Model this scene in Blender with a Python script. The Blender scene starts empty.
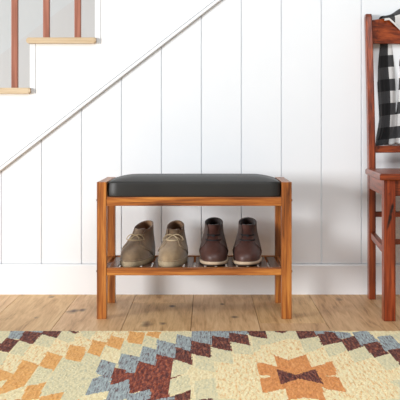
import bpy, bmesh, math, random
import numpy as np
from mathutils import Vector, Matrix
random.seed(4)
C = bpy.context.scene.collection
S = bpy.context.scene

# ---------------------------------------------------------------- camera, world, lights, exposure
H, F, VX, VY = 0.626, 910.0, 207.0, 128.0
cam = bpy.data.cameras.new('camera'); co = bpy.data.objects.new('camera', cam); C.objects.link(co)
co.location = (0, 0, H); co.rotation_euler = (math.pi/2, 0, 0)
cam.sensor_width = 36; cam.lens = 36*F/400
cam.shift_x = -(VX-200)/400; cam.shift_y = (VY-200)/400
cam.clip_start = 0.05
S.camera = co
S.view_settings.view_transform = 'Standard'; S.view_settings.look = 'None'
S.view_settings.exposure = 0.0; S.view_settings.gamma = 1
S.view_settings.use_curve_mapping = False

w = bpy.data.worlds.new('world'); S.world = w; w.use_nodes = True
bg = w.node_tree.nodes['Background']; bg.inputs[0].default_value = (0.86, 0.95, 1.0, 1); bg.inputs[1].default_value = 0.36

def area(name, loc, target, sx, sy, power, col):
    l = bpy.data.lights.new(name, 'AREA'); l.shape = 'RECTANGLE'; l.size = sx; l.size_y = sy
    l.energy = power; l.color = col
    o = bpy.data.objects.new(name, l); C.objects.link(o); o.location = loc
    o.rotation_euler = (Vector(target)-Vector(loc)).to_track_quat('-Z', 'Y').to_euler()
    return o
area('window_light', (-5.0, -0.9, 1.0), (0.1, 3.3, 0.3), 1.7, 1.2, 370, (1.0, 1.0, 1.0))
area('ceiling_bounce_light', (0.3, 0.4, 2.5), (0.4, 3.2, 0.5), 1.6, 1.2, 44, (0.98, 0.99, 1.0))

# ---------------------------------------------------------------- material helpers
def nt(name):
    m = bpy.data.materials.new(name); m.use_nodes = True
    n = m.node_tree.nodes; l = m.node_tree.links
    return m, n, l, n['Principled BSDF']
def mathn(n, l, op, a, b=None, clamp=False):
    x = n.new('ShaderNodeMath'); x.operation = op; x.use_clamp = clamp
    for i, v in enumerate((a, b)):
        if v is None: continue
        if isinstance(v, (int, float)): x.inputs[i].default_value = v
        else: l.new(v, x.inputs[i])
    return x.outputs[0]
def mixc(n, l, f, a, b, mode='MIX'):
    x = n.new('ShaderNodeMix'); x.data_type = 'RGBA'; x.blend_type = mode
    for s, v in ((x.inputs[0], f), (x.inputs[6], a), (x.inputs[7], b)):
        if isinstance(v, (int, float)): s.default_value = v
        elif isinstance(v, tuple): s.default_value = (*v, 1)
        else: l.new(v, s)
    return x.outputs[2]
def coords(n, l, scale=(1, 1, 1), rot=(0, 0, 0)):
    t = n.new('ShaderNodeTexCoord'); mp = n.new('ShaderNodeMapping')
    mp.inputs['Scale'].default_value = scale; mp.inputs['Rotation'].default_value = rot
    l.new(t.outputs['Object'], mp.inputs[0]); return mp.outputs[0]
def noise(n, l, vec, scale, detail=3, rough=0.5, dist=0):
    x = n.new('ShaderNodeTexNoise'); x.inputs['Scale'].default_value = scale
    x.inputs['Detail'].default_value = detail; x.inputs['Roughness'].default_value = rough
    x.inputs['Distortion'].default_value = dist
    l.new(vec, x.inputs['Vector']); return x.outputs[0]
def ramp(n, l, fac, stops):
    x = n.new('ShaderNodeValToRGB'); e = x.color_ramp.elements
    while len(e) < len(stops): e.new(0.5)
    for k, (p, c) in enumerate(stops):
        e[k].position = p; e[k].color = (*c, 1) if isinstance(c, tuple) else (c, c, c, 1)
    l.new(fac, x.inputs[0]); return x.outputs[0]
def bump(n, l, h, b, strength=0.2, dist=0.002):
    x = n.new('ShaderNodeBump'); x.inputs['Strength'].default_value = strength; x.inputs['Distance'].default_value = dist
    l.new(h, x.inputs['Height']); l.new(x.outputs[0], b.inputs['Normal'])
def srgb(r, g, b):
    f = lambda c: (c/255/12.92) if c/255 <= 0.04045 else ((c/255+0.055)/1.055)**2.4
    return (f(r), f(g), f(b))

def plain(name, col, rough=0.5, var=0.06, nscale=30, bs=0.0, spec=0.5, sheen=0):
    m, n, l, b = nt(name)
    v = coords(n, l); f = noise(n, l, v, nscale, 4)
    dark = tuple(c*(1-var) for c in col); lite = tuple(min(1, c*(1+var)) for c in col)
    l.new(ramp(n, l, f, [(0.3, dark), (0.7, lite)]), b.inputs['Base Color'])
    b.inputs['Roughness'].default_value = rough; b.inputs['Specular IOR Level'].default_value = spec
    if sheen: b.inputs['Sheen Weight'].default_value = sheen
    if bs: bump(n, l, f, b, bs)
    return m
def wood(name, c0, c1, c2, axis=2, rough=0.35, grain=1.0, wear=None, spec=0.5, edge=None, stain=None):
    """straight grained timber: dark streak, mid, light; axis = grain direction"""
    m, n, l, b = nt(name)
    sc = [22, 22, 22]; sc[axis] = 1.3
    v = coords(n, l, tuple(sc)); f = noise(n, l, v, 3.2*grain, 5, 0.62, 0.4)
    sc2 = [90, 90, 90]; sc2[axis] = 3
    v2 = coords(n, l, tuple(sc2)); f2 = noise(n, l, v2, 2.5, 3, 0.6)
    ff = mathn(n, l, 'ADD', mathn(n, l, 'MULTIPLY', f, 0.75), mathn(n, l, 'MULTIPLY', f2, 0.25))
    col = ramp(n, l, ff, [(0.34, c0), (0.49, c1), (0.64, c2)])
    if wear:
        vw = coords(n, l, (1, 1, 0.55)); fw = noise(n, l, vw, 16, 5, 0.7)
        col = mixc(n, l, ramp(n, l, fw, [(0.60, 0.0), (0.70, 1.0)]), col, wear)
    if edge:                        # stain collects along the arrises
        bv = n.new('ShaderNodeBevel'); bv.inputs['Radius'].default_value = 0.0045; bv.samples = 6
        g = n.new('ShaderNodeNewGeometry'); dt = n.new('ShaderNodeVectorMath'); dt.operation = 'DOT_PRODUCT'
        l.new(bv.outputs[0], dt.inputs[0]); l.new(g.outputs['Normal'], dt.inputs[1])
        e = mathn(n, l, 'MULTIPLY', mathn(n, l, 'SUBTRACT', 1.0, dt.outputs['Value']), edge[1], True)
        col = mixc(n, l, e, col, edge[0])
    if stain:                       # one long dark scorch mark across the grain
        cx_, cz_, k_ = stain
        t = n.new('ShaderNodeTexCoord'); sp_ = n.new('ShaderNodeSeparateXYZ'); l.new(t.outputs['Object'], sp_.inputs[0])
        dz = mathn(n, l, 'SUBTRACT', sp_.outputs[2], cz_)
        dx = mathn(n, l, 'SUBTRACT', mathn(n, l, 'SUBTRACT', sp_.outputs[0], cx_), mathn(n, l, 'MULTIPLY', dz, 0.22))
        q = mathn(n, l, 'ADD', mathn(n, l, 'POWER', mathn(n, l, 'MULTIPLY', dx, 150), 2.0), mathn(n, l, 'POWER', mathn(n, l, 'MULTIPLY', dz, 21), 2.0))
        q = mathn(n, l, 'ADD', q, mathn(n, l, 'MULTIPLY', mathn(n, l, 'SUBTRACT', noise(n, l, coords(n, l), 60, 4), 0.5), 1.6))
        col = mixc(n, l, mathn(n, l, 'SUBTRACT', 1.15, q, True), col, k_)
    l.new(col, b.inputs['Base Color'])
    b.inputs['Roughness'].default_value = rough; b.inputs['Specular IOR Level'].default_value = spec
    bump(n, l, f2, b, 0.12, 0.001)
    return m

M = {}
M['white_board'] = plain('white_painted_board', srgb(236, 239, 242), 0.45, 0.008, 6)
M['white_trim'] = plain('white_painted_trim', srgb(238, 240, 242), 0.4, 0.008, 6)
M['warm_white'] = plain('warm_white_panel', srgb(241, 240, 238), 0.5, 0.008, 5)
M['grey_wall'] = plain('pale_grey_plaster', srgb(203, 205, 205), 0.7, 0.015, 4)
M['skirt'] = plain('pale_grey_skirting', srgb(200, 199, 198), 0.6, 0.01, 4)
for k, ax in (('x', 0), ('y', 1), ('z', 2)):
    M['acacia_'+k] = wood('honey_acacia_'+k, srgb(84, 40, 12), srgb(160, 91, 37), srgb(204, 134, 62), ax, 0.36, edge=(srgb(96, 46, 16), 2.5))
    M['mahog_'+k] = wood('mahogany_'+k, srgb(66, 24, 10), srgb(128, 54, 23), srgb(170, 80, 38), ax, 0.3, 1.0, srgb(48, 22, 16), edge=(srgb(34, 14, 9), 4.0))
M['mahog_leg'] = wood('mahogany_leg', srgb(66, 22, 9), srgb(128, 50, 21), srgb(168, 76, 36), 2, 0.3, 1.0, srgb(60, 26, 16), edge=(srgb(34, 14, 9), 4.0), stain=(0.594, 0.345, srgb(26, 16, 13)))
M['slat_wood'] = wood('shelf_slat_timber', srgb(66, 44, 34), srgb(92, 66, 52), srgb(116, 88, 72), 1, 0.3)
M['oak_tread'] = wood('pale_oak', srgb(184, 158, 122), srgb(204, 180, 146), srgb(216, 196, 164), 0, 0.5)
M['oak_end'] = plain('tread_end_grain', srgb(120, 84, 66), 0.7, 0.1, 60)
M['baluster_wood'] = wood('red_cedar', srgb(134, 78, 58), srgb(158, 96, 74), srgb(176, 114, 92), 2, 0.5)
M['bolt'] = plain('bolt_steel', srgb(96, 78, 64), 0.4); M['bolt'].node_tree.nodes['Principled BSDF'].inputs['Metallic'].default_value = 0.8
M['gap'] = plain('subfloor_dark', srgb(84, 60, 44), 0.9)

def leather():
    m, n, l, b = nt('charcoal_leather')
    v = coords(n, l); f = noise(n, l, v, 260, 4, 0.6)
    l.new(ramp(n, l, noise(n, l, v, 8, 3), [(0.3, srgb(40, 39, 38)), (0.7, srgb(46, 45, 43))]), b.inputs['Base Color'])
    b.inputs['Roughness'].default_value = 0.46; b.inputs['Specular IOR Level'].default_value = 0.36
    bump(n, l, f, b, 0.25, 0.001); return m
M['leather'] = leather()

def floor_mat():
    m, n, l, b = nt('oak_planks')
    geo = n.new('ShaderNodeNewGeometry'); ri = geo.outputs['Random Per Island']
    t = n.new('ShaderNodeTexCoord')
    off = n.new('ShaderNodeCombineXYZ'); l.new(mathn(n, l, 'MULTIPLY', ri, 37.0), off.inputs[2])
    va = n.new('ShaderNodeVectorMath'); va.operation = 'ADD'; l.new(t.outputs['Object'], va.inputs[0]); l.new(off.outputs[0], va.inputs[1])
    mp = n.new('ShaderNodeMapping'); mp.inputs['Scale'].default_value = (9, 0.9, 1); l.new(va.outputs[0], mp.inputs[0])
    f = noise(n, l, mp.outputs[0], 3.2, 6, 0.62, 1.3)
    mp2 = n.new('ShaderNodeMapping'); mp2.inputs['Scale'].default_value = (70, 3.5, 1); l.new(va.outputs[0], mp2.inputs[0])
    f2 = noise(n, l, mp2.outputs[0], 3.0, 3, 0.6)
    ff = mathn(n, l, 'ADD', mathn(n, l, 'MULTIPLY', f, 0.7), mathn(n, l, 'MULTIPLY', f2, 0.3))
    col = ramp(n, l, ff, [(0.30, srgb(168, 126, 86)), (0.44, srgb(220, 184, 140)), (0.56, srgb(240, 208, 166)), (0.70, srgb(250, 226, 190))])
    tint = ramp(n, l, ri, [(0.0, srgb(226, 208, 190)), (0.5, srgb(250, 238, 224)), (1.0, srgb(240, 226, 200))])
    col = mixc(n, l, 1.0, col, tint, 'MULTIPLY')
    # knots, each with its own place on a board
    sep = n.new('ShaderNodeSeparateXYZ'); l.new(t.outputs['Object'], sep.inputs[0])
    wob = noise(n, l, t.outputs['Object'], 22, 3)
    dark = None
    for px, py, r in ((74, 311, 1.5), (82, 310, 1.0), (147, 324, 1.25), (163, 324, 0.8), (234, 317, 0.9), (339, 299, 1.0), (36, 318, 0.7), (52, 297, 0.9), (172, 306, 0.7), (222, 304, 0.6), (300, 320, 0.6)):
        s = (py-VY)/H; X = (px-VX)/s; D = F/s
        dx = mathn(n, l, 'MULTIPLY', mathn(n, l, 'SUBTRACT', sep.outputs[0], X), 62/r)
        dy = mathn(n, l, 'MULTIPLY', mathn(n, l, 'SUBTRACT', sep.outputs[1], D), 28/r)
        d = mathn(n, l, 'SQRT', mathn(n, l, 'ADD', mathn(n, l, 'MULTIPLY', dx, dx), mathn(n, l, 'MULTIPLY', dy, dy)))
        d = mathn(n, l, 'ADD', d, mathn(n, l, 'MULTIPLY', mathn(n, l, 'SUBTRACT', wob, 0.5), 2.2))
        k = mathn(n, l, 'SUBTRACT', 1.0, d, True)
        dark = k if dark is None else mathn(n, l, 'MAXIMUM', dark, k)
    col = mixc(n, l, mathn(n, l, 'MULTIPLY', dark, 0.95, True), col, srgb(88, 62, 48))
    l.new(col, b.inputs['Base Color'])
    b.inputs['Roughness'].default_value = 0.5; b.inputs['Specular IOR Level'].default_value = 0.35
    bump(n, l, ff, b, 0.25, 0.002); return m
M['floor'] = floor_mat()

def yarn(name, stops, seed, streak=0.3, sx=60, sy=24):
    m, n, l, b = nt(name)
    v = coords(n, l, (sx*1.7, sy*0.75, 1)); f = noise(n, l, v, 1.6, 3, 0.6, 0.3)
    v2 = coords(n, l, (420, 160, 1)); f2 = noise(n, l, v2, 1.0, 3, 0.7)
    ff = mathn(n, l, 'ADD', mathn(n, l, 'MULTIPLY', f, 0.62), mathn(n, l, 'MULTIPLY', f2, 0.38))
    l.new(ramp(n, l, ff, stops), b.inputs['Base Color'])
    b.inputs['Roughness'].default_value = 0.95; b.inputs['Specular IOR Level'].default_value = 0.1
    b.inputs['Sheen Weight'].default_value = 0.1
    bump(n, l, f2, b, 0.4, 0.003); return m
YARN = [
    yarn('rug_cream_yarn', [(0.36, srgb(232, 204, 148)), (0.52, srgb(250, 232, 184)), (0.66, srgb(253, 240, 204))], 0),
    yarn('rug_sage_yarn', [(0.36, srgb(204, 200, 170)), (0.50, srgb(234, 220, 176)), (0.66, srgb(242, 228, 186))], 1),
    yarn('rug_peach_yarn', [(0.38, srgb(234, 176, 110)), (0.49, srgb(252, 230, 178)), (0.64, srgb(254, 240, 202))], 2),
    yarn('rug_orange_yarn', [(0.36, srgb(216, 144, 72)), (0.52, srgb(242, 178, 102)), (0.66, srgb(246, 192, 122))], 3),
    yarn('rug_brown_yarn', [(0.40, srgb(62, 26, 22)), (0.50, srgb(98, 40, 32)), (0.60, srgb(168, 96, 66))], 4),
    yarn('rug_blue_grey_yarn', [(0.40, srgb(104, 70, 70)), (0.47, srgb(152, 160, 162)), (0.62, srgb(186, 198, 196))], 5, sx=90, sy=20),
    yarn('rug_russet_yarn', [(0.40, srgb(82, 30, 24)), (0.50, srgb(128, 52, 36)), (0.60, srgb(186, 98, 60))], 6),
    yarn('rug_rust_yarn', [(0.36, srgb(200, 120, 60)), (0.52, srgb(232, 152, 84)), (0.66, srgb(240, 170, 104))], 7),
]
M['rug_backing'] = plain('rug_backing', srgb(190, 166, 128), 0.95, 0.1, 200)

def suede(name, c0, c1, rough=0.85, sheen=0.3, bs=0.2, sc=30):
    m, n, l, b = nt(name)
    v = coords(n, l); f = noise(n, l, v, sc, 5, 0.6); f2 = noise(n, l, v, 420, 2)
    l.new(ramp(n, l, f, [(0.3, c0), (0.7, c1)]), b.inputs['Base Color'])
    b.inputs['Roughness'].default_value = rough; b.inputs['Sheen Weight'].default_value = sheen
    bump(n, l, mathn(n, l, 'ADD', f, f2), b, bs, 0.001); return m
M['tan_suede'] = suede('taupe_suede', srgb(108, 88, 66), srgb(146, 122, 94))
M['sand_suede'] = suede('sand_suede', srgb(130, 108, 80), srgb(164, 140, 108))
M['tan_lining'] = suede('tan_lining', srgb(120, 90, 62), srgb(150, 116, 84))
M['crepe'] = suede('crepe_sole', srgb(146, 128, 102), srgb(178, 160, 130), 0.8, 0.0, 0.3, 60)
M['tan_lace'] = plain('flat_tan_lace', srgb(176, 156, 124), 0.9)
M['sand_lace'] = plain('flat_sand_lace', srgb(190, 172, 140), 0.9)
M['brown_leather'] = suede('dark_brown_leather', srgb(66, 42, 37), srgb(90, 60, 53), 0.48, 0.0, 0.15)
M['brown_quarter'] = suede('dark_brown_quarter', srgb(62, 46, 42), srgb(80, 62, 56), 0.55, 0.0, 0.15)
M['dark_lining'] = suede('dark_lining', srgb(34, 24, 22), srgb(50, 36, 32))
M['midsole'] = plain('cream_midsole', srgb(190, 168, 142), 0.6)
M['outsole'] = plain('brown_rubber_outsole', srgb(60, 46, 38), 0.7)
M['dark_lace'] = plain('charcoal_lace', srgb(22, 22, 26), 0.8)
M['stitch'] = plain('stitching', srgb(92, 70, 58), 0.8)

def plaid():
    m, n, l, b = nt('buffalo_check_wool')
    uv = n.new('ShaderNodeUVMap'); sp = n.new('ShaderNodeSeparateXYZ'); l.new(uv.outputs[0], sp.inputs[0])
    def stripe(o):
        return mathn(n, l, 'LESS_THAN', mathn(n, l, 'FRACT', o), 0.5)
    a = stripe(sp.outputs[0]); c = stripe(sp.outputs[1])
    s = mathn(n, l, 'MULTIPLY', mathn(n, l, 'ADD', a, c), 0.5)
    v = coords(n, l); f = noise(n, l, v, 240, 3, 0.7)
    s = mathn(n, l, 'ADD', s, mathn(n, l, 'MULTIPLY', mathn(n, l, 'SUBTRACT', f, 0.5), 0.22))
    l.new(ramp(n, l, s, [(0.06, srgb(24, 24, 26)), (0.44, srgb(56, 56, 58)), (0.58, srgb(74, 74, 76)), (0.94, srgb(222, 221, 220))]), b.inputs['Base Color'])
    b.inputs['Roughness'].default_value = 0.95; b.inputs['Sheen Weight'].default_value = 0.15
    bump(n, l, f, b, 0.5, 0.002); return m
M['plaid'] = plaid()
M['white_wool'] = plain('white_wool_binding', srgb(225, 224, 222), 0.95, 0.05, 200, 0.3)

# ---------------------------------------------------------------- mesh helpers
def link(name, me, mats, parent=None, smooth=False):
    o = bpy.data.objects.new(name, me); C.objects.link(o)
    for m in (mats if isinstance(mats, list) else [mats]): me.materials.append(m)
    if parent: o.parent = parent
    if smooth: me.polygons.foreach_set('use_smooth', [True]*len(me.polygons))
    return o
def obj(name, bm, mats, parent=None, smooth=False, bevel=0, seg=2):
    if bevel: bmesh.ops.bevel(bm, geom=bm.edges[:], offset=bevel, segments=seg, profile=0.6, affect='EDGES', clamp_overlap=True)
    bmesh.ops.recalc_face_normals(bm, faces=bm.faces[:])
    me = bpy.data.meshes.new(name); bm.to_mesh(me); bm.free()
    return link(name, me, mats, parent, smooth)
def box(bm, x0, x1, y0, y1, z0, z1):
    v = [bm.verts.new(p) for p in ((x0, y0, z0), (x1, y0, z0), (x1, y1, z0), (x0, y1, z0), (x0, y0, z1), (x1, y0, z1), (x1, y1, z1), (x0, y1, z1))]
    for f in ((0, 3, 2, 1), (4, 5, 6, 7), (0, 1, 5, 4), (1, 2, 6, 5), (2, 3, 7, 6), (3, 0, 4, 7)): bm.faces.new([v[i] for i in f])
    return v
def boxobj(name, dims, m, parent=None, bevel=0.0015):
    bm = bmesh.new(); box(bm, *dims); return obj(name, bm, m, parent, bevel=bevel)
def loft(bm, rings, cap0=True, cap1=True, closed=True):
    R = [[bm.verts.new(p) for p in r] for r in rings]
    n = len(R[0])
    for a, b in zip(R, R[1:]):
        for i in range(n if closed else n-1):
            j = (i+1) % n; bm.faces.new((a[i], a[j], b[j], b[i]))
    if cap0: bm.faces.new(R[0][::-1])
    if cap1: bm.faces.new(R[-1])
    return R
def prism(bm, pts, y0, y1):          # polygon in x,z extruded along y
    a = [bm.verts.new((x, y0, z)) for x, z in pts]; b = [bm.verts.new((x, y1, z)) for x, z in pts]
    n = len(pts)
    bm.faces.new(a); bm.faces.new(b[::-1])
    for i in range(n): bm.faces.new((a[i], a[(i+1) % n], b[(i+1) % n], b[i]))
def empty(name, loc, label, cat, group=None, rz=0):
    o = bpy.data.objects.new(name, None); C.objects.link(o); o.location = loc; o.rotation_euler = (0, 0, rz)
    o['label'] = label; o['category'] = cat
    if group: o['group'] = group
    o.empty_display_size = 0.05
    return o
def structure(o): o['kind'] = 'structure'; return o
def tube(pts, r, name, m, parent, flat=1.0, cyc=False):
    cu = bpy.data.curves.new(name, 'CURVE'); cu.dimensions = '3D'; cu.bevel_depth = r; cu.bevel_resolution = 3; cu.resolution_u = 6
    sp = cu.splines.new('NURBS'); sp.points.add(len(pts)-1)
    for p, q in zip(sp.points, pts): p.co = (*q, 1)
    sp.use_endpoint_u = True; sp.order_u = 3; sp.use_cyclic_u = cyc
    cu.use_fill_caps = True
    t = bpy.data.objects.new(name, cu); C.objects.link(t)
    dg = bpy.context.evaluated_depsgraph_get(); me = bpy.data.meshes.new_from_object(t.evaluated_get(dg))
    bpy.data.objects.remove(t); me.name = name
    o = link(name, me, m, parent, True); return o

# ---------------------------------------------------------------- the room
WALL = 3.43                     # face of the boarded wall
SW = F/WALL                     # pixels per metre there
gx = lambda px: (px-VX)/SW
gz = lambda py: H-(py-VY)/SW
SL = 172/222*1.0                # slope of the stair
diag = lambda X: gz(172)+SL*(X-gx(0))      # lower edge of the sloping trim

# floor boards, running away from the viewer
bm = bmesh.new()
edges = [-0.70+0.2165*k for k in range(-9, 16)]
fixed = {-0.272: [3.27, 1.1], -0.056: [2.2, 0.6], 0.165: [2.92, 0.8], -0.489: [2.0], 0.38: [2.1, 0.9]}
for k in range(len(edges)-1):
    x0, x1 = edges[k], edges[k+1]
    rr = random.Random(k*7+1); cuts = [c for key, v in fixed.items() if abs(key-x0) < 0.03 for c in v]
    if not cuts: cuts = [rr.uniform(1.2, 2.4), rr.uniform(0.2, 0.9)]
    ys = [WALL+0.02]+sorted(cuts, reverse=True)+[-0.6]
    for a, b in zip(ys, ys[1:]):
        box(bm, x0+0.0009, x1-0.0009, b+0.0009, a-0.0009, -0.018, 0.0)
fl = structure(obj('floor', bm, M['floor']))
structure(boxobj('subfloor', (edges[0]-0.05, edges[-1]+0.05, -0.65, 4.45, -0.05, -0.0185), M['gap'], None, 0))
bpy.data.objects['subfloor'].name = 'floor_base'

# boarded wall under the stair: boards separated by v grooves, tops follow the slope
bm = bmesh.new()
gro = [gx(1.5+40*k) for k in range(-9, 18)]
gw, gd = 0.0028, 0.0065
ZG = H-(264.5-VY)/(F/3.415)+0.0012
def wallstrip(pts):
    for (xa, ya), (xb, yb) in zip(pts, pts[1:]):
        v = [bm.verts.new(p) for p in ((xa, ya, ZG), (xb, yb, ZG), (xb, yb, max(0.02, diag(xb)+0.02)), (xa, ya, max(0.02, diag(xa)+0.02)))]
        bm.faces.new(v)
prof = []
for a in gro: prof += [(a-gw, WALL), (a-0.0006, WALL+gd), (a+0.0006, WALL+gd), (a+gw, WALL)]
wallstrip(prof)
# back of the wall so it has thickness
xa, xb = gro[0]-gw, gro[-1]+gw
wallstrip([(x_, WALL+0.03) for x_, _ in prof][::-1])
for (p_, q_) in zip(prof, prof[1:]):
    bm.faces.new([bm.verts.new(c_) for c_ in ((p_[0], p_[1], ZG), (p_[0], WALL+0.03, ZG), (q_[0], WALL+0.03, ZG), (q_[0], q_[1], ZG))])
bmesh.ops.remove_doubles(bm, verts=bm.verts[:], dist=1e-5)
me = bpy.data.meshes.new('wall_back'); bm.to_mesh(me); bm.free()
structure(link('wall_back', me, M['white_board']))

# skirting board along the boarded wall
bm = bmesh.new()
zt = H-(264.5-VY)/(F/3.415); yb = F*H/(294.5-VY)
pr = [(WALL+0.012, 0), (yb, 0), (yb, zt-0.006), (yb+0.002, zt-0.0015), (yb+0.004, zt), (WALL+0.012, zt)]
loft(bm, [[(x, y, z) for y, z in pr] for x in (xa, xb)])
structure(obj('baseboard_back', bm, M['white_trim']))

# wall on the far side of the stair flight, with its own sloping skirting
FAR = 4.40
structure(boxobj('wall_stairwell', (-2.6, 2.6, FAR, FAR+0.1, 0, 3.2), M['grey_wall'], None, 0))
bm = bmesh.new()
sf = F/FAR
d2 = lambda X: H-(76-VY)/sf + 0.777*(X-(0-VX)/sf)
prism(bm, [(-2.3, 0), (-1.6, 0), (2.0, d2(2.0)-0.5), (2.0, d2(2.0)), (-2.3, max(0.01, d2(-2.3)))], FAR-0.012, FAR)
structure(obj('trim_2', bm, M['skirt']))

# sloping moulding between boards and stair panel
bm = bmesh.new()
def moulding(x):
    z = diag(x)
    return [(x, WALL-0.001, z+0.000), (x, WALL-0.012, z+0.001), (x, WALL-0.016, z+0.004), (x, WALL-0.016, z+0.0165),
            (x, WALL-0.0072, z+0.0175), (x, WALL-0.0072, z+0.0190), (x, WALL-0.013, z+0.0200), (x, WALL-0.012, z+0.0245), (x, WALL-0.001, z+0.0250)]
loft(bm, [moulding(gx(-160)), moulding(gx(680))])
structure(obj('trim_1', bm, M['white_trim']))

# ---------------------------------------------------------------- staircase
RUN, RISE = 65/SW, 50/SW
st = empty('staircase', (gx(0), WALL, 0), 'white closed stair flight with pale oak treads and red cedar balusters, upper left', 'staircase')
base = Vector((gx(0), WALL, 0))
def rel(o): 
    o.matrix_parent_inverse = Matrix.Translation(-base); return o
PANEL = WALL-0.007              # face of the stair side panel
BACK = FAR-0.013
def tread_z(k): return gz(88)+RISE*k                # top of tread k (k=0 lowest in view)
def riser_x(k): return gx(30.2)+RUN*(k-1)           # riser that leads up to tread k
K0, K1 = -2, 9
pts = []
for k in range(K0, K1+1):
    zz = tread_z(k)-0.0225
    pts += [(riser_x(k)+0.0225, zz), (riser_x(k+1)+0.0225, zz)]
pts = [(riser_x(K0)+0.0225, diag(riser_x(K0)+0.0225)+0.002)]+pts+[(riser_x(K1+1)+0.0225, diag(riser_x(K1+1)+0.0225)+0.002)]
bm = bmesh.new()
for k in range(K0, K1+1):
    xa_, xb_, zz = riser_x(k)+0.0225, riser_x(k+1)+0.0225, tread_z(k)-0.0225
    prism(bm, [(xa_, diag(xa_)+0.002), (xa_, zz), (xb_, zz), (xb_, diag(xb_)+0.002)], PANEL, WALL+0.0295)
rel(obj('stringer', bm, M['warm_white'], st))
for k in range(K0, K1+1):
    zb = tread_z(k-1) if k > K0 else tread_z(k)-RISE
    bm = bmesh.new(); box(bm, riser_x(k), riser_x(k)+0.0215, PANEL-0.0015, BACK, zb-0.0224, tread_z(k)-0.0228)
    rel(obj('riser', bm, M['white_trim'], st, bevel=0.0008, seg=1))
    # tread with rounded nosing, oversailing the side panel
    x0, x1 = riser_x(k)-0.013, riser_x(k+1)+0.0055; z1 = tread_z(k); z0 = z1-0.0225
    y0 = PANEL-0.018
    bm = bmesh.new()
    r = 0.011; pr = []
    for a in range(7):
        t = math.pi/2+math.pi*a/6; pr.append((x0+r+r*math.cos(t)*0.8, (z0+z1)/2+r*math.sin(t)))
    pr += [(riser_x(k+1)-0.0003, z0), (riser_x(k+1)-0.0003, z1)]
    prism(bm, pr, y0, BACK)
    tr = rel(obj('tread', bm, M['oak_tread'], st, bevel=0.001, seg=1))
    # the return nosing runs on past the next riser along the panel
    bm = bmesh.new(); loft(bm, [[(x, y0+0.008+0.008*math.cos(math.pi/2+math.pi*a/8), (z0+z1)/2+0.0112*math.sin(math.pi/2+math.pi*a/8)) for a in range(9)]
                                 for x in (riser_x(k+1)-0.0003, x1-0.002, x1)])
    for v in bm.verts:
        if v.co.x > x1-0.0005: v.co.z = (z0+z1)/2+(v.co.z-(z0+z1)/2)*0.7
    e = rel(obj('return_nosing', bm, M['oak_tread'], st))
    bm = bmesh.new(); box(bm, x1-0.001, x1+0.0012, y0+0.001, y0+0.008, z0+0.004, z1-0.003)
    c = rel(obj('nosing_end_cap', bm, M['oak_end'], st))
def baluster(px, k):
    x0 = gx(px); wd = 0.0235
    bm = bmesh.new(); box(bm, x0, x0+wd, WALL+0.002, WALL+0.002+wd, tread_z(k), tread_z(k)+0.86+0.6*(px-(-17))/400*0)
    rel(obj('baluster', bm, M['baluster_wood'], st, bevel=0.0022))
for px, k in ((11.0, 0), (42.8, 1), (74.2, 1), (-20.4, 0), (106, 2), (138, 2)): baluster(px, k)
bm = bmesh.new()
hz = lambda x: tread_z(0)+0.80+RISE/RUN*(x-gx(11))
loft(bm, [[(x, WALL-0.018, hz(x)+0.02), (x, WALL+0.042, hz(x)+0.02), (x, WALL+0.045, hz(x)+0.06), (x, WALL+0.012, hz(x)+0.075), (x, WALL-0.021, hz(x)+0.06)] for x in (gx(-40), gx(170))])
rel(obj('handrail', bm, M['baluster_wood'], st, bevel=0.003))

# ---------------------------------------------------------------- shoe bench
BF = 2.98; SB = F/BF
bx = lambda px: (px-VX)/SB
bz = lambda py: H-(py-VY)/SB
XL0, XL1, XR0, XR1 = bx(96.7), bx(106.4), bx(281.6), bx(291.8)
RD = 3.255; LD = 0.033
TOP = bz(182)
bench = empty('shoe_bench', ((XL0+XR1)/2, (BF+RD+LD)/2, 0), 'honey wood shoe bench with a charcoal leather seat and slatted lower shelf', 'bench')
bb = Vector(bench.location)
def bp(o): o.matrix_parent_inverse = Matrix.Translation(-bb); return o
for xa_, xb_ in ((XL0, XL1), (XR0, XR1)):
    for y in (BF, RD):
        bp(boxobj('leg', (xa_, xb_, y, y+LD, 0, TOP), M['acacia_z'], bench, 0.0018))
    bp(boxobj('arm_rail', (xa_+0.001, xb_-0.001, BF+LD, RD, TOP-0.034, TOP-0.0003), M['acacia_y'], bench, 0.0015))
    bp(boxobj('shelf_side_rail', (xa_+0.004, xb_-0.006, BF+LD, RD, bz(275.5), bz(268)), M['acacia_y'], bench, 0.0015))
for y, yy in ((BF+0.002, BF+0.024), (RD+0.008, RD+0.030)):
    bp(boxobj('seat_rail', (XL1, XR0, y, yy, bz(206), bz(197)), M['acacia_x'], bench, 0.0015))
    bp(boxobj('shelf_rail', (XL1, XR0, y, yy, bz(275.5), bz(268)), M['acacia_x'], bench, 0.0015))
bp(boxobj('seat_panel', (XL1, XR0, BF+0.024, RD+0.008, bz(203), bz(197)), M['acacia_x'], bench, 0.001))
n = 16; span = XR0-XL1; pitch = span/n
for i in range(n):
    x = XL1+pitch*(i+0.5)
    bp(boxobj('shelf_slat', (x-pitch*0.39, x+pitch*0.39, BF+0.0245, RD+0.0075, bz(268)-0.0125, bz(268)-0.003), M['slat_wood'], bench, 0.001))
for x, s in ((XL0, -1), (XR1, 1)):
    for z in (bz(200.5), bz(272)):
        bm = bmesh.new(); bmesh.ops.create_cone(bm, cap_ends=True, segments=14, radius1=0.0045, radius2=0.0035, depth=0.003,
            matrix=Matrix.Translation((x+s*0.0014, BF+0.017, z)) @ Matrix.Rotation(s*math.pi/2, 4, 'Y'))
        bp(obj('bolt', bm, M['bolt'], bench))
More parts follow.
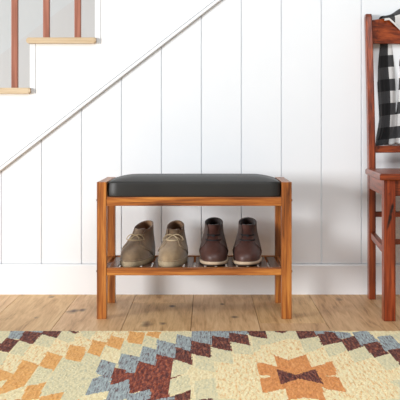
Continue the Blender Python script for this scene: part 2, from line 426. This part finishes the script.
# padded seat: rounded box, slightly domed
x0, x1, y0, y1, z0, z1 = XL1+0.001, XR0-0.001, BF+0.002, RD+LD-0.001, bz(197)+0.0005, bz(181.5)
nu, nv, nw = 44, 26, 6
def sp(u, p=9.0): return u
rings = []
cx, cy, hx, hy = (x0+x1)/2, (y0+y1)/2, (x1-x0)/2, (y1-y0)/2
def ringxy(fx, fy, z, rad):
    out = []; N = 96
    for i in range(N):
        a = 2*math.pi*i/N; c, s = math.cos(a), math.sin(a); e = rad
        r = (abs(c)**e+abs(s)**e)**(-1/e)
        out.append((cx+hx*fx*r*c, cy+hy*fy*r*s, z))
    return out
R = 0.007
bm = bmesh.new(); rs = []
for t in range(5):
    a = math.pi/2*t/4; d = R*(1-math.sin(a))*0.6; rs.append(ringxy(1-d/hx, 1-d/hy, z0+R*0.6*(1-math.cos(a)), 26))
rs.append(ringxy(1.0, 1.0, (z0+z1)/2-0.008, 26)); rs.append(ringxy(0.998, 0.998, (z0+z1)/2+0.008, 26))
zs = z1-R
for t in range(6):
    a = math.pi/2*t/5; d = R*(1-math.cos(a))*1.0+0.0008; rs.append(ringxy(1-d/hx, 1-d/hy, zs+R*math.sin(a), 22))
for d in (0.0105, 0.015, 0.022, 0.032, 0.046, 0.065, 0.09, 0.12, 0.145):
    q = min(1, (d-0.0078)/0.085); rs.append(ringxy(1-d/hx, 1-d/hy, z1+0.0150*math.sin(q*math.pi/2)**0.9, 20))
loft(bm, rs)
bp(obj('seat_cushion', bm, M['leather'], bench, True))

# ---------------------------------------------------------------- boots (toe towards -y, sole on z=0)
def interp(tab, z):
    if z <= tab[0][0]: return tab[0][1:]
    for a, b in zip(tab, tab[1:]):
        if z <= b[0]:
            t = (z-a[0])/(b[0]-a[0]); t = t*t*(3-2*t)*0.35+t*0.65
            return tuple(p+(q-p)*t for p, q in zip(a[1:], b[1:]))
    return tab[-1][1:]
# z: front y, back y, half width, heel narrowing, roundness
PROF = [(0.014, -0.137, 0.137, 0.0475, 0.26, 0.80), (0.026, -0.1405, 0.139, 0.0500, 0.26, 0.80), (0.038, -0.138, 0.139, 0.0500, 0.26, 0.82),
        (0.050, -0.124, 0.138, 0.0478, 0.24, 0.86), (0.060, -0.100, 0.137, 0.0450, 0.20, 0.90), (0.070, -0.072, 0.135, 0.0420, 0.16, 0.92),
        (0.082, -0.042, 0.133, 0.0385, 0.10, 0.95), (0.096, -0.014, 0.130, 0.0345, 0.03, 1.0), (0.110, 0.006, 0.128, 0.0325, 0.0, 1.0),
        (0.125, 0.016, 0.128, 0.0315, 0.0, 1.0), (0.150, 0.020, 0.130, 0.0315, 0.0, 1.0)]
SLIM = [0.9]
def bpt(z, th, off=0.0, lean=0.0):
    yf, yk, hw, k, e = interp(PROF, z)
    hw *= 1-(1-SLIM[0])*min(1, max(0, (z-0.045)/0.05))
    t = (1-math.cos(th))/2; s = math.sin(th)
    y = yf+(yk-yf)*t; x = math.copysign(abs(s)**e, s)*hw*(1-k*t*t)
    x += 0.006*max(0, 1-t*1.6)*max(0, 1-z/0.08)*lean             # inner side of the toe a bit fuller
    nx, ny = math.sin(th), -math.cos(th)
    return Vector((x+off*nx, y+off*ny, z))
def make_boot(name, label, group, loc, rz, kind, upper, quarter, lining, lace, toplow, tophigh, lean, seed):
    b = empty(name, loc, label, 'boot', group, rz); SLIM[0] = 0.86 if kind == 'crepe' else 0.93
    N = 72; TH = [2*math.pi*i/N for i in range(N)]
    rnd = random.Random(seed)
    def top(th):      # collar height: low at the front, high at the heel
        t = (1-math.cos(th))/2; return toplow+(tophigh-toplow)*t**1.25
    def wr(v, th):    # soft creases over the instep
        f = math.exp(-((v.z-0.062)/0.016)**2)*max(0, math.cos(th))
        v.y += 0.0022*math.sin(v.z*420+seed+2*math.sin(th*2))*f; return v
    # upper (vamp and tongue, one skin), open at the top, with a lined inside
    fr = [0, .06, .14, .22, .3, .38, .46, .54, .62, .7, .78, .86, .93, 1.0]
    bm = bmesh.new(); rings = []
    for f in fr: rings.append([wr(bpt(0.014+(top(th)+ (0.006 if math.cos(th) > 0.75 else 0)-0.014)*f, th, 0, lean), th) for th in TH])
    R0 = loft(bm, rings, True, False)
    obj('upper', bm, upper, b, True)
    bm = bmesh.new(); rings = []
    for f, off in ((1.0, -0.0002), (1.012, -0.0018), (0.99, -0.0036), (0.9, -0.004), (0.75, -0.0042), (0.6, -0.005), (0.5, -0.006)):
        rings.append([wr(bpt(0.014+(top(th)+(0.006 if math.cos(th) > 0.75 else 0)-0.014)*f, th, off, lean), th) for th in TH])
    loft(bm, rings, False, True); obj('lining', bm, lining, b, True)
    # quarter: second layer of leather round the sides and heel, open in a v over the tongue
    edge = [(0.015, 1.75), (0.032, 1.5), (0.046, 1.22), (0.058, 0.86), (0.070, 0.56), (0.084, 0.46), (0.096, 0.50), (0.110, 0.66), (0.125, 0.84), (0.15, 1.0)]
    def ed(z):
        return interp([(a, c) for a, c in edge], z)[0]
    nz, na = 22, 60; bm = bmesh.new()
    outer, inner = [], []
    for i in range(nz+1):
        fz = i/nz; ro, ri_ = [], []
        for j in range(na+1):
            # find z consistently along the row
            zrow = 0.015+(0.115-0.015)*fz
            e0 = ed(zrow); th = e0+(2*math.pi-2*e0)*j/na
            z = 0.015+(top(th)+0.002-0.015)*fz
            ro.append(bpt(z, th, 0.0028, lean)); ri_.append(bpt(z, th, 0.0002, lean))
        outer.append([bm.verts.new(p) for p in ro]); inner.append([bm.verts.new(p) for p in ri_])
    for i in range(nz):
        for j in range(na):
            bm.faces.new((outer[i][j], outer[i][j+1], outer[i+1][j+1], outer[i+1][j]))
            bm.faces.new((inner[i][j+1], inner[i][j], inner[i+1][j], inner[i+1][j+1]))
        bm.faces.new((outer[i][0], outer[i+1][0], inner[i+1][0], inner[i][0]))
        bm.faces.new((outer[i+1][na], outer[i][na], inner[i][na], inner[i+1][na]))
    for j in range(na):
        bm.faces.new((outer[nz][j], outer[nz][j+1], inner[nz][j+1], inner[nz][j]))
        bm.faces.new((outer[0][j+1], outer[0][j], inner[0][j], inner[0][j+1]))
    q = obj('quarter', bm, quarter, b, True)
    # stitched edge of the facings
    for s in (1, -1):
        pts = []
        for i in range(2, 21):
            z = 0.02+0.092*i/21; e0 = ed(z)+0.10; p = bpt(z*1.0+0.0, e0, 0.0031, lean if s > 0 else lean)
            if s < 0: p = bpt(z, 2*math.pi-e0, 0.0031, lean)
            pts.append(p)
        tube(pts, 0.0005, 'stitching', M['stitch'], q)
    # sole
    def sring(z, off, lift=0.0):
        out = []
        for th in TH:
            p = bpt(0.024, th, off, lean); t = (1-math.cos(th))/2
            out.append((p.x, p.y, z+lift*max(0, 0.28-t)**2*12))
        return out
    if kind == 'crepe':
        bm = bmesh.new(); loft(bm, [sring(0, -0.001), sring(0.001, 0.001), sring(0.008, 0.0022), sring(0.016, 0.0024), sring(0.0185, 0.0015), sring(0.0187, -0.004)])
        obj('sole', bm, M['crepe'], b, True)
        bm = bmesh.new(); loft(bm, [sring(0.0180, -0.003), sring(0.0180, 0.0018), sring(0.0205, 0.0026), sring(0.0225, 0.0018), sring(0.0232, -0.003)])
        obj('welt', bm, upper, b, True)
    else:
        bm = bmesh.new(); loft(bm, [sring(0.0055, -0.003, 0.003), sring(0.006, 0.002, 0.003), sring(0.009, 0.0042, 0.003), sring(0.013, 0.0042, 0.003), sring(0.0155, 0.003, 0.003), sring(0.0158, -0.004, 0.003)])
        obj('midsole', bm, M['midsole'], b, True)
        bm = bmesh.new(); loft(bm, [sring(0.0, -0.006, 0.004), sring(0.0015, -0.003, 0.004), sring(0.0058, -0.001, 0.003), sring(0.0058, -0.012, 0.003)])
        obj('outsole', bm, M['outsole'], b, True)
    # laces
    eye = []
    for zz in (0.079, 0.093):
        eye.append([bpt(zz, ed(zz)+0.13, 0.0036, lean), bpt(zz, 2*math.pi-ed(zz)-0.13, 0.0036, lean)])
    lr = 0.0021 if kind == 'crepe' else 0.0023
    for a, c in eye:
        mid = (a+c)/2; mid.y = bpt(a.z, 0, 0.0045, lean).y-(0.002 if kind == 'crepe' else 0.003)
        arc = []
        thr = ed(a.z)+0.13
        for q in range(-4, 5):
            p = bpt(a.z, thr*q/4 if q >= 0 else 2*math.pi+thr*q/4, 0.0048, lean); arc.append(p)
        tube([arc[0]+Vector((0.0, 0.006, 0))]+arc+[arc[-1]+Vector((0.0, 0.006, 0))], lr, 'lace', lace, b)
    knot = (eye[1][0]+eye[1][1])/2; knot.y = bpt(knot.z, 0, 0.0085, lean).y
    if kind == 'crepe':
        bm = bmesh.new(); bmesh.ops.create_icosphere(bm, subdivisions=2, radius=0.0036, matrix=Matrix.Translation(knot) @ Matrix.Diagonal((1.3, 0.8, 1, 1)))
        obj('lace_knot', bm, lace, b, True)
        for s in (1, -1):
            d = rnd.uniform(0.85, 1.1)
            k = knot
            tube([k, k+Vector((s*0.010*d, -0.006, 0.006)), k+Vector((s*0.024*d, -0.004, 0.000)), k+Vector((s*0.033*d, 0.000, -0.012)), k+Vector((s*0.030*d, -0.002, -0.018)),
                  k+Vector((s*0.018*d, -0.008, -0.010)), k+Vector((s*0.006, -0.006, -0.001)), k], 0.0014, 'lace_bow', lace, b)
            tube([k, k+Vector((s*0.010, -0.008, -0.004)), k+Vector((s*0.019*d, -0.018, -0.018)), k+Vector((s*0.022*d, -0.030, -0.027))], 0.0013, 'lace_end', lace, b)
    else:
        bm = bmesh.new(); box(bm, knot.x-0.0045, knot.x+0.0045, knot.y-0.001, knot.y+0.005, knot.z-0.0115, knot.z+0.003)
        obj('lace_knot', bm, lace, b, bevel=0.0015)
    for a, c in eye:
        for p in (a, c):
            bm = bmesh.new(); bmesh.ops.create_icosphere(bm, subdivisions=2, radius=0.0026, matrix=Matrix.Translation(p+Vector((0, -0.0002, 0))))
            obj('eyelet', bm, lace if kind != 'crepe' else M['stitch'], b, True)
    return b
ZS = bz(268)-0.003
rad = math.radians
g1, g2 = 'pair of taupe suede boots on the bench shelf', 'pair of dark brown leather boots on the bench shelf'
make_boot('ankle_boot', 'taupe suede lace-up boot with toe turned outwards, nearest the left bench leg', g1, (-0.237, 3.152, ZS), rad(-12), 'crepe', M['tan_suede'], M['tan_suede'], M['tan_lining'], M['tan_lace'], 0.104, 0.127, 1, 1)
make_boot('ankle_boot', 'sand suede lace-up boot pointing straight ahead, beside the dark brown boots', g1, (-0.1145, 3.150, ZS), rad(-3), 'crepe', M['sand_suede'], M['sand_suede'], M['tan_lining'], M['sand_lace'], 0.103, 0.127, -1, 2)
make_boot('ankle_boot', 'dark brown leather boot with cream midsole, right next to the suede boots', g2, (0.0225, 3.150, ZS), rad(-1.5), 'rubber', M['brown_leather'], M['brown_quarter'], M['dark_lining'], M['dark_lace'], 0.118, 0.138, 1, 3)
make_boot('ankle_boot', 'dark brown leather boot with cream midsole, nearest the right bench leg', g2, (0.1400, 3.150, ZS), rad(-3), 'rubber', M['brown_leather'], M['brown_quarter'], M['dark_lining'], M['dark_lace'], 0.118, 0.138, -1, 4)

# ---------------------------------------------------------------- chair
CX = 0.785
chair = empty('dining_chair', (CX, 3.14, 0), 'dark red mahogany wooden chair at the right edge, plaid scarf over its back', 'chair')
cb = Vector(chair.location)
def cp(o): o.matrix_parent_inverse = Matrix.Translation(-cb); return o
def mir(x0, x1, s): return (x0, x1) if s < 0 else (2*CX-x1, 2*CX-x0)
FL = (0.573, 0.611); RP = (0.592, 0.6165)
def ypost(z): return 3.32+0.075*max(0, (z-0.45)/0.6)**1.35
for s in (-1, 1):
    a, b_ = mir(*FL, s)
    cp(boxobj('leg', (a, b_, 2.944, 2.986, 0, 0.457), M['mahog_leg'], chair, 0.003))
    a, b_ = mir(*RP, s); bm = bmesh.new(); zs_ = [0, 0.2, 0.42, 0.48, 0.56, 0.65, 0.75, 0.85, 0.95, 1.040, 1.052]
    rings = []
    for z in zs_:
        y = ypost(z); d = 0.042-0.006*max(0, z-0.48)/0.57
        ins = 0.002 if z > 1.045 else 0
        c_ = 0.003
        rings.append([(a+c_+ins, y+ins, z), (b_-c_-ins, y+ins, z), (b_-ins, y+c_+ins, z), (b_-ins, y+d-c_-ins, z), (b_-c_-ins, y+d-ins, z), (a+c_+ins, y+d-ins, z), (a+ins, y+d-c_-ins, z), (a+ins, y+c_+ins, z)])
    loft(bm, rings); cp(obj('back_post', bm, M['mahog_z'], chair))
    xo = 0.5785 if s < 0 else 2*CX-0.5785
    sg = -s
    # side apron and side rungs run slightly inwards towards the back
    def slant(name, xf, xr, wd, zf0, zf1, zr0, zr1, yf, yr, m):
        bm = bmesh.new()
        X = lambda v: v if s < 0 else 2*CX-v
        loft(bm, [[(X(xf), yf, zf0), (X(xf+wd), yf, zf0), (X(xf+wd), yf, zf1), (X(xf), yf, zf1)], [(X(xr), yr, zr0), (X(xr+wd), yr, zr0), (X(xr+wd), yr, zr1), (X(xr), yr, zr1)]])
        cp(obj(name, bm, m, chair, bevel=0.002))
    slant('side_apron', 0.575, 0.5925, 0.020, 0.405, 0.4565, 0.405, 0.4565, 2.9865, 3.3195, M['mahog_y'])
    slant('side_rung', 0.582, 0.597, 0.018, 0.207, 0.230, 0.222, 0.245, 2.9865, 3.3195, M['mahog_y'])
cp(boxobj('front_apron', (FL[1], 2*CX-FL[1], 2.952, 2.972, 0.405, 0.4565), M['mahog_x'], chair, 0.002))
cp(boxobj('front_rung', (FL[1], 2*CX-FL[1], 2.956, 2.974, 0.247, 0.264), M['mahog_x'], chair, 0.002))
cp(boxobj('rear_rung', (RP[1], 2*CX-RP[1], 3.332, 3.350, 0.300, 0.320), M['mahog_x'], chair, 0.002))
cp(boxobj('rear_apron', (RP[1], 2*CX-RP[1], 3.330, 3.350, 0.405, 0.4565), M['mahog_x'], chair, 0.002))
bm = bmesh.new()
seat = [(0.556, 2.928), (0.577, 3.318), (0.6175, 3.319), (0.6175, 3.335)]
pts = seat+[(2*CX-x, y) for x, y in seat[::-1]]
def ring(z, ins):
    out = []
    for x, y in pts:
        out.append((CX+(x-CX)*(1-ins/0.22), 3.13+(y-3.13)*(1-ins/0.2), z))
    return out
loft(bm, [ring(0.4575, 0.003), ring(0.461, 0.0), ring(0.474, 0.0), ring(0.4785, 0.004)])
cp(obj('seat', bm, M['mahog_x'], chair))
def back_rail(name, zlo, zhi, crown, dep=0.018):
    bm = bmesh.new(); rs = []
    n_ = 20
    for i in range(n_+1):
        t = i/n_; x = RP[1]-0.0003+(2*CX-2*RP[1]+0.0006)*t; bow = 0.022*math.sin(math.pi*t)
        zt_ = zhi+crown*math.sin(math.pi*t); ym, yt = ypost(zlo)+0.010+bow, ypost(zhi)+0.010+bow
        rs.append([(x, ym, zlo+0.002), (x, ym+0.002, zlo), (x, ym+dep-0.002, zlo), (x, ym+dep, zlo+0.002), (x, yt+dep, zt_-0.003), (x, yt+dep-0.003, zt_), (x, yt+0.003, zt_), (x, yt, zt_-0.003)])
    loft(bm, rs); cp(obj(name, bm, M['mahog_x'], chair))
back_rail('top_rail', 0.941, 1.030, 0.016)
back_rail('lower_back_rail', 0.535, 0.561, 0.0)

# ---------------------------------------------------------------- plaid scarf over the top rail
def make_scarf():
    x0, x1 = 0.640, 0.945
    nx, ns = 110, 120
    bm = bmesh.new(); uvl = bm.loops.layers.uv.new('UVMap')
    def railtop(x):
        t = (x-RP[1])/(2*CX-2*RP[1]); return 1.030+0.016*math.sin(math.pi*t), 0.022*math.sin(math.pi*t)
    V = {}; UV = {}
    for i in range(nx+1):
        u = i/nx; x = x0+(x1-x0)*u
        zt_, bow = railtop(min(max(x, RP[1]), 2*CX-RP[1]))
        yfr = ypost(1.0)+0.010+bow-0.0045
        # front flap: hem falls away from the left edge to a point, then rises again
        xs = x-0.656
        fl_ = 0.0+0.95*max(0, xs) if x < 0.80 else 0.137-0.5*(x-0.80)
        fl_ = max(0.004, fl_)
        lift = 0.020*min(1, max(0, (x-0.655)/0.06))+0.003*math.sin(x*90)
        path = []
        n1 = 34
        for j in range(n1+1):                       # front hem up to rail top
            t = j/n1; zz = zt_-fl_*(1-t)
            yy = yfr-0.003-0.004*math.sin(u*17)*(1-t)*min(1, fl_*20)
            path.append((yy+ -0.0035*(zt_-zz), zz, -fl_*(1-t)))
        for j in range(1, 9):                       # over the top
            a = math.pi*j/9; path.append((yfr+0.0145-0.0178*math.cos(a), zt_+(0.0075+lift)*math.sin(a)+0.001, 0.045*j/9))
        L = 0.475; n2 = ns-n1-9
        ybk = yfr+0.034
        for j in range(n2+1):
            t = j/n2; d = L*t
            k = min(1, t*2.2)
            bunch = max(0, (t-0.86)/0.14)
            yy = ybk+0.004+ (-0.045*t) + k*(0.012*math.sin(u*26+1.2+t*1.1)+0.007*math.sin(u*57+t*2.5))+0.010*bunch*math.sin(u*70+t*30)
            path.append((yy, zt_-d, 0.045+d))
        for j, (yy, zz, vv) in enumerate(path):
            # gathers inwards down the back
            t = max(0, vv/0.47); xx = x+(0.003*math.sin(t*9+u*8)+0.006*math.sin(u*26+2.4))*min(1, t*2)
            fr_ = 1.0 if vv <= 0 else max(0, 1-vv/0.06)
            xx = xx*(1-fr_)+(0.662+(x-x0)*(x1-0.662)/(x1-x0))*fr_ 
            xx -= 0.008*max(0, (vv-0.42)/0.055)*max(0, 1-u*6)
            V[i, j] = bm.verts.new((xx, yy, zz)); UV[i, j] = ((x-x0)/0.088+0.5, vv/0.090+0.45)
    J = len(path)
    for i in range(nx):
        for j in range(J-1):
            f = bm.faces.new((V[i, j], V[i+1, j], V[i+1, j+1], V[i, j+1]))
            for lp, key in zip(f.loops, ((i, j), (i+1, j), (i+1, j+1), (i, j+1))): lp[uvl].uv = UV[key]
            f.material_index = 0
    # white binding along the front hem
    hem = [V[i, 0].co.copy() for i in range(nx+1)]
    me = bpy.data.meshes.new('plaid_scarf'); bm.to_mesh(me); bm.free()
    o = link('plaid_scarf', me, M['plaid'], None, True)
    sm = o.modifiers.new('thick', 'SOLIDIFY'); sm.thickness = 0.0025; sm.offset = 0
    o['label'] = 'black, grey and white checked scarf draped over the wooden chair back'; o['category'] = 'scarf'
    bm = bmesh.new(); rs = []
    for h in hem:
        rs.append([(h.x, h.y-0.0022, h.z-0.003), (h.x, h.y+0.0018, h.z-0.003), (h.x, h.y+0.0018, h.z+0.005), (h.x, h.y-0.0026, h.z+0.005)])
    loft(bm, rs); obj('hem_binding', bm, M['white_wool'], o)
make_scarf()

# ---------------------------------------------------------------- woven rug
RT = 0.008
def rg(px, py):
    s = (py-VY)/(H-RT); return ((px-VX)/s, F/s)
K_, S_, P_, O_, B_, G_, R_, A_ = range(8)        # cream, sage, peach, orange, brown, blue-grey, russet, rust
W = {1: 0, 2: 65, 3: 130, 4: 195, 5: 260, 6: 325}
polys = [
 (1, S_, [(0,0),(400,0),(400,100),(0,100)]),
 (1, P_, [(45,150),(175,100),(300,65),(400,80),(400,125),(330,175),(285,230),(215,215),(130,325),(0,245),(0,215)]),
 (2, P_, [(0,60),(100,60),(160,40),(330,30),(400,40),(400,110),(220,130),(190,190),(0,200)]),
 (1, G_, [(60,33),(130,26),(110,75),(45,68)]), (1, B_, [(35,68),(105,82),(45,148),(0,135),(0,105)]),
 (1, B_, [(140,26),(225,40),(175,100),(105,80)]), (1, G_, [(165,20),(230,26),(222,42),(150,32)]),
 (1, B_, [(235,30),(325,33),(300,68),(225,48)]), (1, B_, [(365,30),(400,32),(425,38),(400,45)]),
 (1, S_, [(100,85),(168,97),(120,168),(50,150)]), (1, S_, [(222,45),(300,68),(262,122),(185,102)]), (1, S_, [(325,33),(400,42),(400,85),(360,95),(305,72)]),
 (1, S_, [(0,145),(45,155),(10,215),(0,210)]),
 (2, S_, [(80,30),(165,33),(130,80),(100,62)]),
 (1, O_, [(0,235),(72,262),(120,185),(208,212),(130,325),(60,350),(0,372),(0,350),(40,290),(0,300)]),
 (1, O_, [(255,145),(330,170),(285,245),(215,215)]), (1, O_, [(378,110),(450,120),(430,190),(355,175)]),
 (1, S_, [(205,220),(285,240),(245,300),(140,328)]),
 (1, S_, [(330,172),(430,195),(430,400),(325,400),(335,360),(208,382),(250,300),(285,245)]),
 (1, O_, [(140,328),(245,305),(200,400),(110,400),(135,345)]), (1, O_, [(208,384),(335,360),(320,400),(200,400)]),
 (1, K_, [(20,374),(132,348),(110,400),(0,400),(0,380)]),
 (2, B_, [(18,31),(72,33),(55,47)]),
 (2, S_, [(98,145),(215,115),(310,82),(400,98),(400,180),(300,235),(105,375),(0,400),(0,190),(80,195)]),
 (2, O_, [(28,110),(110,130),(80,195),(5,178)]), (2, O_, [(150,82),(218,97),(185,165),(125,145)]),
 (2, O_, [(245,58),(312,75),(290,130),(222,105)]), (2, O_, [(345,38),(422,42),(400,97),(335,80)]),
 (2, K_, [(215,115),(300,135),(285,205),(190,185)]), (2, K_, [(100,390),(230,345),(225,400),(100,400)]),
 (3, S_, [(80,52),(160,75),(165,45),(250,35),(335,36),(330,75),(245,110),(140,150),(60,120),(0,175),(0,90),(60,100)]),
 (3, O_, [(98,36),(162,38),(150,70),(88,55)]), (3, O_, [(0,36),(75,50),(60,100),(-10,92)]),
 (2, G_, [(195,183),(270,205),(235,325),(228,350),(108,376),(150,285),(195,270),(165,255)]),
 (2, R_, [(265,228),(320,235),(400,250),(400,355),(345,368),(360,290),(240,327),(250,260)]),
 (2, G_, [(300,150),(402,172),(370,262),(320,237),(280,227)]),
 (2, G_, [(240,325),(360,288),(330,400),(225,400)]), (2, G_, [(340,372),(430,350),(430,400),(330,400)]),
 (3, R_, [(45,185),(130,208),(145,152),(238,175),(215,280),(272,268),(215,292),(208,370),(215,385),(205,400),(100,400),(105,345),(15,362),(-4,362),(-4,300),(20,255)]),
 (3, G_, [(70,115),(145,135),(130,210),(52,190)]), (3, G_, [(150,82),(248,105),(245,177),(140,152)]),
 (3, G_, [(255,53),(332,72),(326,145),(247,122)]), (3, G_, [(335,34),(420,34),(420,95),(330,85)]), (3, G_, [(-20,160),(50,180),(25,252),(-20,250)]),
 (3, B_, [(248,120),(327,145),(328,210),(243,182)]), (3, B_, [(333,88),(420,95),(420,168),(328,150)]),
 (3, G_, [(0,375),(107,343),(100,400),(0,400)]), (3, B_, [(212,386),(322,348),(320,400),(205,400)]), (3, G_, [(170,392),(235,383),(240,400),(165,400)]),
 (3, S_, [(235,185),(328,210),(300,255),(220,282)]), (3, S_, [(218,292),(312,263),(327,345),(208,374)]),
 (4, P_, [(200,160),(400,100),(400,400),(120,400),(110,250),(130,200)]),
 (4, G_, [(0,34),(92,36),(92,105),(0,95)]), (4, G_, [(92,31),(182,31),(182,75),(92,62)]), (4, G_, [(182,31),(282,31),(282,50),(182,45)]),
 (4, B_, [(0,90),(82,106),(84,172),(0,155)]), (4, B_, [(90,60),(182,73),(192,137),(98,118)]), (4, B_, [(183,42),(277,55),(293,107),(190,86)]), (4, B_, [(280,29),(370,32),(384,72),(298,58)]),
 (4, S_, [(85,118),(192,140),(208,208),(95,192)]), (4, S_, [(190,86),(295,108),(312,158),(212,152)]), (4, S_, [(296,60),(384,72),(372,30),(420,30),(420,125),(312,145)]),
 (4, S_, [(0,160),(90,175),(112,252),(0,230)]), (4, S_, [(0,300),(110,280),(125,400),(0,400)]),
 (4, B_, [(68,393),(92,390),(108,400),(58,400)]),
 (5, S_, [(0,30),(400,30),(400,60),(230,120),(210,80),(150,72),(60,100),(0,100)]),
 (5, P_, [(60,100),(150,72),(215,85),(245,135),(300,135),(330,115),(400,200),(400,400),(0,400),(0,110)]),
 (5, B_, [(-50,29),(2,31),(20,40),(38,70),(-20,60)]), (5, B_, [(62,30),(152,31),(120,45)]),
 (5, B_, [(195,32),(290,33),(303,60),(212,74)]), (5, G_, [(288,28),(385,30),(372,42),(303,52)]), (5, B_, [(308,50),(430,46),(430,88),(337,107)]),
 (5, S_, [(215,80),(303,60),(335,112),(300,135),(240,148)]),
 (5, A_, [(-15,199),(0,203),(90,222),(75,160),(150,187),(242,158),(277,224),(385,198),(410,235),(420,262),(400,268),(335,273),(400,275),(420,280),(460,355),(420,350),(330,330),(350,402),(235,387),(150,402),(135,340),(12,362),(0,292),(62,273),(0,264),(-8,262)]),
 (4, A_, [(333,198),(410,212),(410,266),(352,270)]), (4, A_, [(348,288),(410,274),(410,355),(363,362)]),
 (5, B_, [(90,235),(195,265),(297,233),(337,315),(205,285),(110,320)]),
 (6, P_, [(20,170),(115,132),(400,215),(400,400),(100,400),(60,350),(60,200)]),
 (6, G_, [(33,33),(132,43),(137,62),(75,74)]), (6, B_, [(0,36),(45,40),(77,77),(0,98)]), (6, B_, [(88,80),(152,60),(203,112),(123,137)]),
 (6, G_, [(148,42),(222,33),(288,90),(193,107)]), (6, B_, [(208,105),(282,90),(338,150),(263,172)]),
 (6, G_, [(283,65),(350,58),(420,125),(323,137)]), (6, B_, [(333,133),(420,122),(460,190),(460,230),(400,208),(358,167)]),
 (6, S_, [(0,98),(87,82),(120,132),(60,160),(20,170),(0,130)]), (6, S_, [(123,137),(208,115),(262,168),(190,192),(158,202)]),
 (6, S_, [(262,172),(340,150),(410,220),(330,242)]), (6, S_, [(340,300),(420,285),(420,350)]),
 (6, A_, [(0,200),(38,194),(62,240),(0,266)]), (6, A_, [(0,286),(77,280),(112,357),(0,340)]),
 (6, S_, [(330,50),(460,40),(460,120),(378,72)]),
]
polys.sort(key=lambda p: 1 if p[1] in (B_, G_) and p[0] != 2 else 0)
def make_rug():
    x0, x1, y0, y1 = -1.15, 1.25, 1.72, rg(200, 331)[1]
    st_ = 0.004; nx = int((x1-x0)/st_); ny = int((y1-y0)/st_)
    xs = x0+(np.arange(nx)+0.5)*(x1-x0)/nx; ys = y0+(np.arange(ny)+0.5)*(y1-y0)/ny
    Xc, Yc = np.meshgrid(xs, ys)
    rs = np.random.RandomState(3)
    Xj = Xc+rs.normal(0, 0.0004, Xc.shape); Yj = Yc+rs.normal(0, 0.0013, Xc.shape)
    # beyond the traced part the pattern repeats mirrored
    YM, XM = rg(300, 376)[1], rg(300, 376)[0]
    low = Yj < rg(200, 399)[1]; Yj = np.where(low, 2*YM-Yj, Yj)
    lim = lambda px: (px-VX)*Yj/F
    right = Xj > lim(399); Xj = np.where(right, 2*XM-Xj, Xj)
    idx = np.full(Xc.shape, K_)
    left = Xj < lim(1); Xj = np.where(left, 2*lim(1)-Xj, Xj)
    for wi, c, P in polys:
        if len(P) == 4 and c in (B_, G_, O_):       # cells meet corner to corner
            mx, my = sum(p[0] for p in P)/4, sum(p[1] for p in P)/4
            P = [(mx+(p[0]-mx)*1.09, my+(p[1]-my)*1.09) for p in P]
        V = [rg(W[wi]+a/5.3333, 325+max(b, 20)/5.3333) for a, b in P]
        ins = np.zeros(Xc.shape, bool); n_ = len(V)
        for i in range(n_):
            xa_, ya_ = V[i]; xb_, yb_ = V[(i+1) % n_]
            if ya_ == yb_: continue
            cond = ((ya_ > Yj) != (yb_ > Yj)) & (Xj < (xb_-xa_)*(Yj-ya_)/(yb_-ya_)+xa_)
            ins ^= cond
        idx[ins] = c
    vx = x0+np.arange(nx+1)*(x1-x0)/nx; vy = y0+np.arange(ny+1)*(y1-y0)/ny
    GX, GY = np.meshgrid(vx, vy)
    GZ = RT+rs.normal(0, 0.0004, GX.shape)
    GY[-1, :] += rs.normal(0, 0.0008, nx+1)
    top = np.stack([GX, GY, GZ], -1).reshape(-1, 3)
    nvt = len(top); W1 = nx+1
    verts = top.tolist(); faces = []; mi = []
    for j in range(ny):
        for i in range(nx):
            a = j*W1+i; faces.append((a, a+1, a+1+W1, a+W1)); mi.append(int(idx[j, i]))
    # edge skirt
    border = [i for i in range(nx+1)]+[j*W1+nx for j in range(1, ny+1)]+[ny*W1+i for i in range(nx-1, -1, -1)]+[j*W1 for j in range(ny-1, 0, -1)]
    bi = len(verts)
    for b in border: verts.append((top[b][0], top[b][1], 0.0))
    nb = len(border)
    for q in range(nb):
        faces.append((border[(q+1) % nb], border[q], bi+q, bi+(q+1) % nb)); mi.append(8)
    me = bpy.data.meshes.new('woven_rug'); me.from_pydata(verts, [], faces); me.update()
    o = link('woven_rug', me, YARN+[M['rug_backing']], None, False)
    me.polygons.foreach_set('material_index', mi); me.update()
    o['label'] = 'stepped diamond patterned wool rug in cream, orange, brown and grey-blue on the plank floor'; o['category'] = 'rug'
make_rug()
